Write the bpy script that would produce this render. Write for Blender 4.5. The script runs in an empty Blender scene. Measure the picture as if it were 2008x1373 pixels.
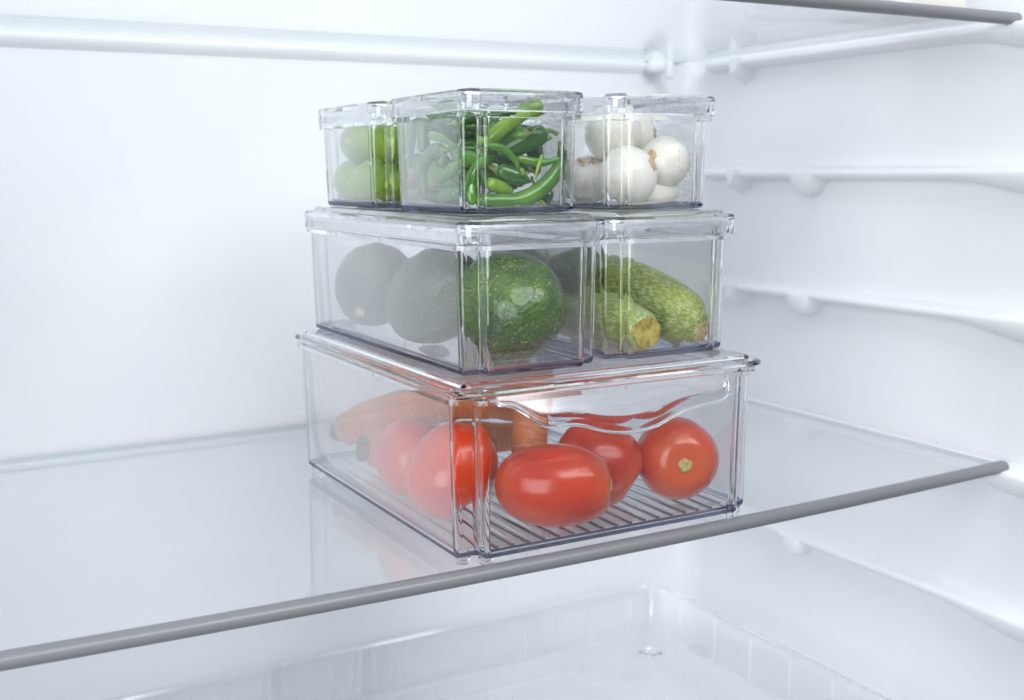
import bpy, bmesh, math, random
from mathutils import Vector, Matrix, Euler, noise
random.seed(7)
scene = bpy.context.scene

# ------------------------------------------------------------------ camera
cam_d = bpy.data.cameras.new('camera'); cam = bpy.data.objects.new('camera', cam_d)
scene.collection.objects.link(cam); scene.camera = cam
RX = Vector((.8719, -.4897, -.0061)); UP = Vector((.0805, .1310, .9881)); FW = Vector((.4831, .8620, -.1537))
m = Matrix((( RX.x, UP.x, -FW.x, -.2744), (RX.y, UP.y, -FW.y, -.5457), (RX.z, UP.z, -FW.z, .2147), (0, 0, 0, 1)))
cam.matrix_world = m
cam_d.sensor_width = 36.0; cam_d.sensor_fit = 'HORIZONTAL'
cam_d.lens = 2260.87 / 2008 * 36.0
cam_d.clip_start = .02; cam_d.clip_end = 50
cam_d.dof.use_dof = True; cam_d.dof.focus_distance = .66; cam_d.dof.aperture_fstop = 9.0

# ------------------------------------------------------------------ world (dim room in front of the fridge)
world = bpy.data.worlds.new('World'); scene.world = world; world.use_nodes = True
bg = world.node_tree.nodes['Background']
bg.inputs[0].default_value = (.24, .25, .29, 1); bg.inputs[1].default_value = .50

# ------------------------------------------------------------------ lamps
def area(name, loc, target, sx, sy, power, col):
    l = bpy.data.lights.new(name, 'AREA'); l.shape = 'RECTANGLE'; l.size = sx; l.size_y = sy
    l.energy = power; l.color = col
    o = bpy.data.objects.new(name, l); scene.collection.objects.link(o)
    o.location = loc
    o.rotation_euler = (Vector(target) - Vector(loc)).to_track_quat('-Z', 'Y').to_euler()
    return o
area('window_light', (-.95, -.80, .30), (.1, .1, .1), .8, 1.0, 14.0, (.94, .97, 1.0))
area('room_light', (.22, -1.12, 1.28), (.10, .1, .1), 1.5, .7, 27.0, (.94, .97, 1.0))
area('fridge_lamp', (.0, .12, .735), (.0, .16, .0), .55, .22, .8, (.90, .95, 1.0))
area('fridge_side_lamp', (-.352, .20, .30), (.3, .30, .05), .10, .60, .35, (.90, .95, 1.0))

scene.view_settings.view_transform = 'Standard'; scene.view_settings.look = 'None'
scene.view_settings.exposure = 0.10; scene.view_settings.gamma = 1.0
scene.view_settings.use_curve_mapping = False
cy = scene.cycles
cy.max_bounces = 12; cy.diffuse_bounces = 4; cy.glossy_bounces = 5; cy.transmission_bounces = 11
cy.transparent_max_bounces = 64; cy.caustics_reflective = True; cy.caustics_refractive = True
cy.sample_clamp_indirect = 6.0; cy.blur_glossy = .3
cy.use_denoising = True
cy.use_adaptive_sampling = True; cy.adaptive_threshold = .02

# ------------------------------------------------------------------ helpers
COL = scene.collection
def link(name, me, mat=None, parent=None, smooth=35):
    o = bpy.data.objects.new(name, me); COL.objects.link(o)
    if mat is not None:
        for mm in (mat if isinstance(mat, (list, tuple)) else [mat]):
            me.materials.append(mm)
    if smooth:
        for p in me.polygons: p.use_smooth = True
        me.set_sharp_from_angle(angle=math.radians(smooth))
    if parent is not None: o.parent = parent
    return o
def mesh(name, v, f, mi=None):
    me = bpy.data.meshes.new(name); me.from_pydata([tuple(x) for x in v], [], f)
    if mi: me.polygons.foreach_set('material_index', mi)
    me.update()
    bm = bmesh.new(); bm.from_mesh(me); bmesh.ops.recalc_face_normals(bm, faces=bm.faces[:]); bm.to_mesh(me); bm.free()
    return me
def thing(name, label, cat, loc=(0, 0, 0), group=None):
    o = bpy.data.objects.new(name, None); COL.objects.link(o); o.location = loc
    o.empty_display_size = .01
    return tag(o, label, cat, group)
def tag(o, label=None, cat=None, group=None, kind=None):
    if label: o['label'] = label
    if cat: o['category'] = cat
    if group: o['group'] = group
    if kind: o['kind'] = kind
    return o
def box(v, f, x0, x1, y0, y1, z0, z1):
    b = len(v)
    v += [(x0, y0, z0), (x1, y0, z0), (x1, y1, z0), (x0, y1, z0), (x0, y0, z1), (x1, y0, z1), (x1, y1, z1), (x0, y1, z1)]
    f += [(b+3, b+2, b+1, b), (b+4, b+5, b+6, b+7), (b, b+1, b+5, b+4), (b+1, b+2, b+6, b+5), (b+2, b+3, b+7, b+6), (b+3, b, b+4, b+7)]
def bevel_box(name, x0, x1, y0, y1, z0, z1, r, mat, parent=None, seg=3):
    v, f = [], []; box(v, f, x0, x1, y0, y1, z0, z1)
    me = mesh(name, v, f); bm = bmesh.new(); bm.from_mesh(me)
    bmesh.ops.bevel(bm, geom=bm.edges[:], offset=r, segments=seg, profile=.5, affect='EDGES')
    bm.to_mesh(me); bm.free()
    return link(name, me, mat, parent)
def loops_mesh(name, loops, mi=None, cap0=True, cap1=True, cap_mi=0):
    """loops: list of equal-length closed point lists, joined into a skin."""
    n = len(loops[0]); v = [p for L in loops for p in L]; f = []; ms = []
    for k in range(len(loops) - 1):
        for i in range(n):
            j = (i + 1) % n
            f.append((k*n+i, k*n+j, (k+1)*n+j, (k+1)*n+i)); ms.append(mi(k, i) if mi else 0)
    if cap0: f.append(tuple(range(n))[::-1]); ms.append(cap_mi)
    if cap1: f.append(tuple((len(loops)-1)*n + i for i in range(n))); ms.append(cap_mi)
    return mesh(name, v, f, ms)
def sweep(name, prof, path, closed_prof=True):
    """prof(k): list of points of section k placed in 3D already"""
    return loops_mesh(name, prof)
def catmull(pts, n):
    pts = [Vector(p) for p in pts]
    if len(pts) == 2: return [pts[0].lerp(pts[1], i / (n-1)) for i in range(n)]
    P = [2*pts[0]-pts[1]] + pts + [2*pts[-1]-pts[-2]]; out = []; S = len(pts) - 1
    for i in range(n):
        t = i / (n-1) * S; k = min(int(t), S-1); t -= k
        a, b, c, d = P[k:k+4]
        out.append(.5*((2*b) + (c-a)*t + (2*a-5*b+4*c-d)*t*t + (3*b-a-3*c+d)*t**3))
    return out
def interp(xs, t):
    """xs: list of (t, value)"""
    if t <= xs[0][0]: return xs[0][1]
    for (a, va), (b, vb) in zip(xs, xs[1:]):
        if t <= b:
            u = (t-a)/(b-a); u = u*u*(3-2*u) ; return va + (vb-va)*u
    return xs[-1][1]
def tube_loops(path, radii, n=16, squash=1.0, wob=0.0, seed=0):
    T = [(path[min(i+1, len(path)-1)] - path[max(i-1, 0)]).normalized() for i in range(len(path))]
    ref = Vector((0, 0, 1)) if abs(T[0].z) < .9 else Vector((1, 0, 0))
    nrm = (ref - T[0]*ref.dot(T[0])).normalized(); loops = []
    for p, t, r in zip(path, T, radii):
        nrm = (nrm - t*nrm.dot(t)).normalized(); b = t.cross(nrm)
        L = []
        for k in range(n):
            a = 2*math.pi*k/n; d = nrm*math.cos(a) + b*math.sin(a)*squash
            rr = r*(1 + wob*noise.noise((p + d*r)*60 + Vector((seed*7.1, 0, 0))))
            L.append(p + d*rr)
        loops.append(L)
    return loops

# ------------------------------------------------------------------ materials
def mat(name):
    m = bpy.data.materials.new(name); m.use_nodes = True
    nt = m.node_tree; nt.nodes.clear(); out = nt.nodes.new('ShaderNodeOutputMaterial')
    return m, nt, nt.nodes, nt.links, out
def N(nt, typ, **kw):
    n = nt.nodes.new('ShaderNode' + typ)
    for k, v in kw.items(): setattr(n, k, v)
    return n
def math_n(nt, op, a, b=None, clamp=False):
    n = N(nt, 'Math', operation=op); n.use_clamp = clamp
    for i, x in enumerate((a, b)):
        if x is None: continue
        if isinstance(x, (int, float)): n.inputs[i].default_value = x
        else: nt.links.new(x, n.inputs[i])
    return n.outputs[0]
def clear_sheet(name, tint=(.985, .987, .992), f0=.05, rough=.015, veil=.0, veil_col=(.9, .92, .96)):
    """thin-walled clear plastic: each face lets light straight through and mirrors by the Fresnel law"""
    m, nt, n, L, out = mat(name)
    g = N(nt, 'NewGeometry'); d = N(nt, 'VectorMath', operation='DOT_PRODUCT')
    L.new(g.outputs['Normal'], d.inputs[0]); L.new(g.outputs['Incoming'], d.inputs[1])
    c = math_n(nt, 'ABSOLUTE', d.outputs['Value']); s = math_n(nt, 'SUBTRACT', 1.0, c, True)
    s5 = math_n(nt, 'POWER', s, 5.0); fr = math_n(nt, 'ADD', math_n(nt, 'MULTIPLY', s5, 1-f0), f0, True)
    tr = N(nt, 'BsdfTransparent'); tr.inputs[0].default_value = (*tint, 1)
    gl = N(nt, 'BsdfGlossy'); gl.inputs['Roughness'].default_value = rough; gl.inputs[0].default_value = (1, 1, 1, 1)
    mx = N(nt, 'MixShader'); L.new(fr, mx.inputs[0]); L.new(gl.outputs[0], mx.inputs[2])
    base = tr.outputs[0]
    if veil > 0:
        df = N(nt, 'BsdfDiffuse'); df.inputs[0].default_value = (*veil_col, 1)
        tl = N(nt, 'BsdfTranslucent'); tl.inputs[0].default_value = (*veil_col, 1)
        h = N(nt, 'MixShader'); h.inputs[0].default_value = .5; L.new(df.outputs[0], h.inputs[1]); L.new(tl.outputs[0], h.inputs[2])
        # a thin film of wiping marks and painted-in reflection, patchy, denser at a slant
        tc = N(nt, 'TexCoord'); no = N(nt, 'TexNoise'); no.inputs['Scale'].default_value = 35; no.inputs['Detail'].default_value = 4
        L.new(tc.outputs['Object'], no.inputs['Vector'])
        k = math_n(nt, 'MULTIPLY', math_n(nt, 'ADD', math_n(nt, 'MULTIPLY', no.outputs['Fac'], .4), .8), veil)
        k = math_n(nt, 'DIVIDE', k, math_n(nt, 'MAXIMUM', math_n(nt, 'POWER', c, 4.0), .017), True)
        mf = N(nt, 'MixShader'); L.new(k, mf.inputs[0]); L.new(tr.outputs[0], mf.inputs[1]); L.new(h.outputs[0], mf.inputs[2])
        base = mf.outputs[0]
    L.new(base, mx.inputs[1]); L.new(mx.outputs[0], out.inputs[0])
    return m
def clear_solid(name, col=(.95, .955, .985), ior=1.5, rough=0.0):
    m, nt, n, L, out = mat(name)
    g = N(nt, 'BsdfGlass'); g.inputs['Color'].default_value = (*col, 1); g.inputs['IOR'].default_value = ior
    g.inputs['Roughness'].default_value = rough
    L.new(g.outputs[0], out.inputs[0]); return m
def principled(name, col, rough=.5, spec=.5, sss=0.0, coat=0.0, metal=0.0, build=None):
    m, nt, n, L, out = mat(name)
    b = N(nt, 'BsdfPrincipled'); b.inputs['Base Color'].default_value = (*col, 1); b.inputs['Roughness'].default_value = rough
    b.inputs['Specular IOR Level'].default_value = spec; b.inputs['Metallic'].default_value = metal
    if sss: b.inputs['Subsurface Weight'].default_value = sss; b.inputs['Subsurface Radius'].default_value = (1, .5, .25); b.inputs['Subsurface Scale'].default_value = .004
    if coat: b.inputs['Coat Weight'].default_value = coat; b.inputs['Coat Roughness'].default_value = .08
    L.new(b.outputs[0], out.inputs[0])
    if build: build(nt, b)
    return m
def tex_coord(nt, scale=(1, 1, 1), loc=(0, 0, 0)):
    tc = N(nt, 'TexCoord'); mp = N(nt, 'Mapping'); mp.inputs['Scale'].default_value = scale; mp.inputs['Location'].default_value = loc
    nt.links.new(tc.outputs['Object'], mp.inputs['Vector']); return mp.outputs[0]
def noise_n(nt, vec, scale, detail=3, rough=.55):
    t = N(nt, 'TexNoise'); t.inputs['Scale'].default_value = scale; t.inputs['Detail'].default_value = detail; t.inputs['Roughness'].default_value = rough
    nt.links.new(vec, t.inputs['Vector']); return t.outputs['Fac']
def voro(nt, vec, scale, feature='F1', rnd=1.0):
    t = N(nt, 'TexVoronoi', feature=feature); t.inputs['Scale'].default_value = scale; t.inputs['Randomness'].default_value = rnd
    nt.links.new(vec, t.inputs['Vector']); return t.outputs['Distance']
def ramp(nt, fac, stops):
    r = N(nt, 'ValToRGB'); e = r.color_ramp.elements
    while len(e) < len(stops): e.new(.5)
    for x, (p, c) in zip(e, stops): x.position = p; x.color = (*c, 1) if len(c) == 3 else c
    nt.links.new(fac, r.inputs[0]); return r.outputs[0]
def mixc(nt, fac, a, b):
    mx = N(nt, 'Mix', data_type='RGBA')
    for s, x in ((0, fac), (6, a), (7, b)):
        if isinstance(x, (int, float)): mx.inputs[s].default_value = x
        elif isinstance(x, tuple): mx.inputs[s].default_value = (*x, 1)
        else: nt.links.new(x, mx.inputs[s])
    return mx.outputs[2]
def bump(nt, b, h, strength, dist=.001):
    bp = N(nt, 'Bump'); bp.inputs['Strength'].default_value = strength; bp.inputs['Distance'].default_value = dist
    nt.links.new(h, bp.inputs['Height']); nt.links.new(bp.outputs[0], b.inputs['Normal'])

M_PANEL = clear_sheet('clear_plastic_panel', veil=.0036, f0=.100, veil_col=(.94, .96, 1.0))  # whitening of slanted sides paints in the reflected white wall
M_EDGE = clear_solid('clear_plastic_edge', col=(.985, .987, .992))
M_DEW = clear_sheet('dew', f0=.12, veil=.10)
M_BASE = clear_solid('clear_plastic_edge_painted_dark', col=(.40, .42, .52))  # dark internal reflections of the edges painted in as a navy tint
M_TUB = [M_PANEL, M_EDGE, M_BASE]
M_GLASS = clear_sheet('shelf_glass', tint=(.975, .985, .987), f0=.05, rough=.03, veil=.0016, veil_col=(.92, .95, .97))
M_GLASS_EDGE = principled('shelf_glass_edge', (.52, .58, .60), .3)
M_DRAWER = clear_sheet('drawer_plastic', tint=(.99, .99, .993), f0=.07, rough=.08, veil=.003)
M_DRAWER_EDGE = clear_solid('drawer_plastic_edge', col=(.985, .987, .99), rough=.03)
def _liner(nt, b):
    v = tex_coord(nt)
    n1 = noise_n(nt, v, 6, 3)
    nt.links.new(mixc(nt, n1, (.80, .815, .84), (.84, .85, .865)), b.inputs['Base Color'])
    nt.links.new(ramp(nt, noise_n(nt, v, 14, 4), [(.3, (.34,)*3), (.7, (.46,)*3)]), b.inputs['Roughness'])
    bump(nt, b, noise_n(nt, v, 420, 2), .05, .0003)
M_LINER = principled('white_fridge_liner', (.82, .83, .85), .4, .4, build=_liner)
def _trim(nt, b):
    v = tex_coord(nt, (3, 160, 160))
    bump(nt, b, noise_n(nt, v, 12, 3), .06, .0003)
    nt.links.new(ramp(nt, noise_n(nt, tex_coord(nt), 40, 4), [(.3, (.30,)*3), (.7, (.42,)*3)]), b.inputs['Roughness'])
M_TRIM = principled('grey_shelf_trim', (.19, .193, .207), .28, .5, build=_trim)
M_WHITE_TRIM = principled('white_shelf_trim', (.84, .85, .87), .6, .2)

def _tomato(nt, b):
    v = tex_coord(nt)
    c = ramp(nt, noise_n(nt, v, 22, 3), [(.3, (.58, .032, .004)), (.55, (.68, .050, .005)), (.75, (.72, .085, .008))])
    # paler orange towards the stem end, which is the +Z pole of every tomato
    sx = N(nt, 'SeparateXYZ'); nt.links.new(N(nt, 'TexCoord').outputs['Generated'], sx.inputs[0])
    wob = math_n(nt, 'ADD', sx.outputs['Z'], math_n(nt, 'MULTIPLY', math_n(nt, 'SUBTRACT', noise_n(nt, v, 55, 3), .5), .12))
    k = ramp(nt, wob, [(.80, (0,)*3), (1.0, (.75,)*3)])
    c = mixc(nt, k, c, (.72, .13, .03))
    sp = ramp(nt, voro(nt, v, 900), [(.10, (1,)*3), (.22, (0,)*3)])
    c = mixc(nt, math_n(nt, 'MULTIPLY', sp, .30), c, (.85, .30, .10))
    nt.links.new(c, b.inputs['Base Color'])
    bump(nt, b, noise_n(nt, v, 120, 3), .05, .0006)
M_TOMATO = principled('tomato_skin', (.6, .03, .015), .22, .5, sss=.12, coat=.25, build=_tomato)
def _scar(nt, b):
    v = tex_coord(nt); n1 = noise_n(nt, v, 500, 3)
    nt.links.new(ramp(nt, n1, [(.3, (.42, .30, .08)), (.6, (.62, .50, .20)), (.8, (.70, .62, .36))]), b.inputs['Base Color']); bump(nt, b, n1, .6, .001)
M_SCAR = principled('stem_scar', (.6, .48, .2), .7, build=_scar)
def _avo(nt, b, dark=False):
    v = tex_coord(nt)
    base = ramp(nt, noise_n(nt, v, 38, 4), [(.3, (.016, .036, .012)), (.5, (.032, .062, .018)), (.72, (.065, .100, .026))] if dark else [(.3, (.028, .082, .004)), (.5, (.060, .148, .007)), (.72, (.130, .235, .013))])
    d = voro(nt, v, 390); sp = ramp(nt, d, [(.15, (1,)*3), (.32, (0,)*3)])
    gate = ramp(nt, noise_n(nt, v, 60, 2), [(.42, (0,)*3), (.6, (1,)*3)])
    c = mixc(nt, math_n(nt, 'MULTIPLY', math_n(nt, 'MULTIPLY', sp, gate), .2 if dark else .85), base, (.48, .56, .07))
    cr = voro(nt, v, 75, 'DISTANCE_TO_EDGE'); crk = ramp(nt, cr, [(.0, (1,)*3), (.012, (0,)*3)])
    g2 = ramp(nt, noise_n(nt, v, 18, 2), [(.60, (0,)*3), (.66, (1,)*3)])
    c = mixc(nt, math_n(nt, 'MULTIPLY', math_n(nt, 'MULTIPLY', crk, g2), .8), c, (.36, .25, .10))
    nt.links.new(c, b.inputs['Base Color'])
    h = math_n(nt, 'ADD', noise_n(nt, v, 230, 4), math_n(nt, 'MULTIPLY', d, .4))
    bump(nt, b, h, .9, .0026)
M_AVO = principled('avocado_skin', (.05, .1, .015), .15, .6, coat=.7, build=_avo)
M_AVO_DARK = principled('dark_avocado_skin', (.03, .04, .015), .22, .5, coat=.3, build=lambda nt, b: _avo(nt, b, True))
def _zuc(pale):
    def bld(nt, b):
        v = tex_coord(nt); vs = tex_coord(nt, (1, 1, .38))   # object Z runs along the zucchini
        d = voro(nt, vs, 420, 'F1'); n1 = noise_n(nt, vs, 560, 3, .6)
        g = (.33, .40, .060) if not pale else (.36, .44, .11)
        dk = (.165, .235, .028) if not pale else (.22, .30, .055)
        lt = (.60, .68, .32) if not pale else (.64, .70, .38)
        if pale is None: g, dk, lt = (.07, .12, .025), (.03, .06, .012), (.26, .33, .12)
        base = mixc(nt, ramp(nt, noise_n(nt, v, 60, 4), [(.3, (0,)*3), (.7, (1,)*3)]), dk, g)
        fl = ramp(nt, n1, [(.49, (0,)*3), (.56, (1,)*3)])
        nt.links.new(mixc(nt, math_n(nt, 'MULTIPLY', fl, .48), base, lt), b.inputs['Base Color'])
        bump(nt, b, math_n(nt, 'ADD', n1, noise_n(nt, v, 40, 3)), .35, .0008)
    return bld
M_ZUC = principled('zucchini_skin', (.1, .16, .03), .36, .5, build=_zuc(False))
M_ZUC_DARK = principled('dark_zucchini_skin', (.05, .09, .02), .36, .5, build=_zuc(None))
M_ZUC_PALE = principled('pale_zucchini_skin', (.2, .27, .07), .36, .5, build=_zuc(True))
def _cut(nt, b):
    v = tex_coord(nt); n1 = noise_n(nt, v, 260, 4)
    nt.links.new(ramp(nt, n1, [(.3, (.40, .28, .10)), (.55, (.62, .52, .24)), (.8, (.74, .66, .38))]), b.inputs['Base Color']); bump(nt, b, n1, .7, .0015)
M_CUT = principled('dry_cut_end', (.6, .5, .24), .75, build=_cut)
def _cuty(nt, b):
    v = tex_coord(nt); n1 = noise_n(nt, v, 170, 4)
    nt.links.new(ramp(nt, n1, [(.28, (.20, .075, .012)), (.45, (.46, .34, .05)), (.65, (.62, .52, .12)), (.85, (.70, .62, .22))]), b.inputs['Base Color']); bump(nt, b, n1, .8, .002)
M_CUTY = principled('yellow_cut_end', (.6, .5, .1), .6, build=_cuty)
def _chili(c0, c1, c2):
    def bld(nt, b):
        v = tex_coord(nt); oi = N(nt, 'ObjectInfo')
        n1 = math_n(nt, 'ADD', noise_n(nt, v, 45, 3), math_n(nt, 'MULTIPLY', math_n(nt, 'SUBTRACT', oi.outputs['Random'], .5), .28))
        nt.links.new(ramp(nt, n1, [(.25, c0), (.5, c1), (.8, c2)]), b.inputs['Base Color'])
        bump(nt, b, noise_n(nt, v, 160, 3), .09, .0006)
    return bld
M_CHILI = principled('green_chilli_skin', (.06, .2, .03), .22, .5, coat=.4, build=_chili((.030, .125, .012), (.075, .235, .020), (.16, .36, .028)))
M_CHILI_D = principled('dark_chilli_skin', (.03, .1, .03), .20, .5, coat=.4, build=_chili((.016, .075, .016), (.036, .140, .024), (.07, .20, .03)))
M_CHILI_L = principled('light_chilli_skin', (.17, .34, .03), .24, .5, coat=.3, build=_chili((.09, .22, .018), (.16, .34, .025), (.28, .46, .05)))
M_STEM = principled('chilli_stem', (.20, .30, .07), .5)
M_PURPLE = principled('reddish_chilli_skin', (.16, .05, .05), .3, coat=.3)
def _lime(nt, b):
    v = tex_coord(nt)
    nt.links.new(ramp(nt, noise_n(nt, v, 30, 3), [(.3, (.13, .26, .012)), (.55, (.22, .36, .025)), (.8, (.36, .46, .06))]), b.inputs['Base Color'])
    bump(nt, b, voro(nt, v, 700), .25, .0005)
M_LIME = principled('lime_skin', (.22, .36, .03), .32, .5, sss=.05, coat=.1, build=_lime)
def _onion(nt, b):
    v = tex_coord(nt)
    sx = N(nt, 'SeparateXYZ'); nt.links.new(v, sx.inputs[0])
    ang = math_n(nt, 'ARCTAN2', sx.outputs['Y'], sx.outputs['X'])
    cmb = N(nt, 'CombineXYZ'); nt.links.new(math_n(nt, 'MULTIPLY', ang, 5.0), cmb.inputs[0]); nt.links.new(math_n(nt, 'MULTIPLY', sx.outputs['Z'], 40), cmb.inputs[1])
    st = noise_n(nt, cmb.outputs[0], 3.2, 4, .6)
    c = ramp(nt, st, [(.3, (.84, .82, .66)), (.5, (.90, .895, .80)), (.75, (.92, .915, .87))])
    nt.links.new(c, b.inputs['Base Color']); bump(nt, b, st, .08, .0008)
M_ONION = principled('white_onion_flesh', (.8, .8, .75), .28, .5, sss=.3, coat=.2, build=_onion)
def _root(nt, b):
    v = tex_coord(nt); n1 = noise_n(nt, v, 420, 4)
    nt.links.new(ramp(nt, n1, [(.3, (.44, .28, .15)), (.55, (.66, .47, .30)), (.8, (.80, .68, .50))]), b.inputs['Base Color']); bump(nt, b, n1, .8, .0015)
M_ROOT = principled('dry_root_plate', (.6, .4, .24), .8, build=_root)
def _garlic(nt, b):
    v = tex_coord(nt)
    sx = N(nt, 'SeparateXYZ'); nt.links.new(v, sx.inputs[0])
    ang = math_n(nt, 'ARCTAN2', sx.outputs['Y'], sx.outputs['X'])
    cmb = N(nt, 'CombineXYZ'); nt.links.new(math_n(nt, 'MULTIPLY', ang, 9.0), cmb.inputs[0]); nt.links.new(math_n(nt, 'MULTIPLY', sx.outputs['Z'], 35), cmb.inputs[1])
    st = noise_n(nt, cmb.outputs[0], 2.6, 5, .65)
    nt.links.new(ramp(nt, st, [(.30, (.52, .42, .40)), (.45, (.76, .70, .65)), (.6, (.86, .83, .78)), (.8, (.90, .88, .84))]), b.inputs['Base Color']); bump(nt, b, st, .4, .0008)
M_GARLIC = principled('papery_garlic_skin', (.7, .66, .62), .5, .4, build=_garlic)
def _carrot(nt, b):
    v = tex_coord(nt); vs = tex_coord(nt, (1, 1, 4.0))
    rings = noise_n(nt, vs, 75, 4, .6)
    c = ramp(nt, noise_n(nt, v, 28, 4), [(.3, (.50, .135, .035)), (.55, (.62, .19, .055)), (.8, (.68, .27, .10))])
    c = mixc(nt, ramp(nt, rings, [(.52, (0,)*3), (.72, (.6,)*3)]), c, (.64, .40, .24))
    nt.links.new(c, b.inputs['Base Color']); bump(nt, b, rings, .6, .0014)
M_CARROT = principled('carrot_skin', (.5, .15, .035), .5, .4, sss=.05, build=_carrot)
def _crown(nt, b):
    v = tex_coord(nt); n1 = noise_n(nt, v, 300, 4)
    nt.links.new(ramp(nt, n1, [(.3, (.03, .03, .012)), (.55, (.10, .085, .03)), (.8, (.28, .22, .10))]), b.inputs['Base Color']); bump(nt, b, n1, .8, .002)
M_CROWN = principled('carrot_crown_dry', (.1, .08, .03), .8, build=_crown)
M_PACK = principled('pale_pack', (.74, .72, .66), .55)

# ------------------------------------------------------------------ the fridge (setting)
XL, XR, YB, YF, ZT, ZB = -.36, .475, .412, -.05, .76, -.30
RF = .030
# back wall with the rounded inner corners, 15 mm thick
prof = []
for i in range(9):
    a = math.pi/2 * i/8; prof.append((XL + RF - RF*math.cos(a), YB - RF + RF*math.sin(a)))
for i in range(9):
    a = math.pi/2 * i/8; prof.append((XR - RF + RF*math.sin(a), YB - RF + RF*math.cos(a)))
def wall_strip(name, prof, z0, z1, off, nz=2):
    v, f = [], []; n = len(prof)
    for z in (z0, z1):
        for (x, y) in prof: v.append((x, y, z))
    outer = off(prof)
    for z in (z0, z1):
        for (x, y) in outer: v.append((x, y, z))
    for i in range(n-1):
        f.append((i, i+1, n+i+1, n+i)); f.append((2*n+i, 3*n+i, 3*n+i+1, 2*n+i+1))
        f.append((n+i, n+i+1, 3*n+i+1, 3*n+i)); f.append((i, 2*n+i, 2*n+i+1, i+1))
    f.append((0, n, 3*n, 2*n)); f.append((n-1, 3*n-1, 4*n-1, 2*n-1))
    return mesh(name, v, f)
o = link('back_wall', wall_strip('back_wall', prof, ZB, ZT, lambda p: [(min(max(x*1.06, XL-.02), XR+.02), y + .02) for x, y in p]), M_LINER, smooth=40)
tag(o, kind='structure')
right_wall = link('side_wall', mesh('side_wall', *(lambda v, f: (box(v, f, XR, XR+.02, YF, YB-RF, ZB, ZT), (v, f))[1])([], [])), M_LINER); tag(right_wall, kind='structure')
left_wall = link('side_wall', mesh('side_wall', *(lambda v, f: (box(v, f, XL-.02, XL, YF, YB-RF, ZB, ZT), (v, f))[1])([], [])), M_LINER); tag(left_wall, kind='structure')
o = link('ceiling', mesh('ceiling', *(lambda v, f: (box(v, f, XL-.02, XR+.02, YF, YB+.02, ZT, ZT+.02), (v, f))[1])([], [])), M_LINER); tag(o, kind='structure')
o = link('floor', mesh('floor', *(lambda v, f: (box(v, f, XL-.02, XR+.02, YF, YB+.02, ZB-.02, ZB), (v, f))[1])([], [])), M_LINER); tag(o, kind='structure')

# moulded ribs on the right-hand wall: rounded shelf runners whose front ends swell downwards
def rib_mesh(z, sgn, xw):
    loops = []
    NY = 44; y0, y1 = YF + .002, YB - RF - .004
    for i in range(NY+1):
        y = y1 + (y0 - y1)*i/NY
        fl = max(0.0, min(1.0, (.075 - y)/.085)); fl = fl*fl*(3 - 2*fl)
        dep = .0170 + .004*fl; h = .0095 + .012*fl
        bk = max(0.0, min(1.0, (y - (y1 - .03))/.03)); dep *= (1 - .35*bk)
        L = [(xw + sgn*.004, y, z - h - .010)]
        for k in range(9):
            a = math.pi/2*k/8
            L.append((xw - sgn*(dep - .005 + .005*math.sin(a)) if False else xw - sgn*dep*math.sin(a), y, z - .004 - (h - .004)*math.cos(a)))
        for k in range(1, 5):
            a = math.pi/2*k/4
            L.append((xw - sgn*(dep - .003*(1-math.cos(a))), y, z - .004 + .004*math.sin(a)))
        L.append((xw + sgn*.004, y, z + .003))
        loops.append(L)
    return loops_mesh('rib', loops)
def knob_mesh(z, sgn, xw, y):
    loops = []
    for i in range(13):
        t = i/12; rr = math.sin(math.pi/2*min(1, t*1.0)) if t < 1 else 1
        # stacked D-shaped outlines from the wall inwards
        dx = .024*(1 - (1-t)**1) ; s = math.sqrt(max(0.0, 1 - (t**3))) if t < 1 else 0.02
        s = max(s, .05)
        L = []
        for k in range(20):
            a = math.pi*k/19
            L.append((xw - sgn*dx, y + .0180*s*math.cos(a), z - .003 - .0205*s*math.sin(a)))
        loops.append(L)
    return loops_mesh('knob', loops)
RIB_Z = (.3185, .2145, .1060, -.0105, -.1210)
for z in RIB_Z:
    link('rib', rib_mesh(z, 1, XR), M_LINER, right_wall, smooth=50)
    link('rib', rib_mesh(z, -1, XL), M_LINER, left_wall, smooth=50)
    if z < .3: link('knob', knob_mesh(z, 1, XR, .2340), M_LINER, right_wall, smooth=50)
    # small gusset near the back corner
    v, f = [], []
    link('gusset', loops_mesh('gusset', [[(XR + .003 - d*.024, .325 + s*w*.013, z + .001 - e) for (s, w, e) in
          ((-1, 1-.5*d, .001), (-1, .6-.4*d, .020*(1-.4*d)), (1, .6-.4*d, .026*(1-.4*d)), (1, 1-.5*d, .001))] for d in (0, .4, .8, 1.0)]), M_LINER, right_wall, smooth=60)

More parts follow.
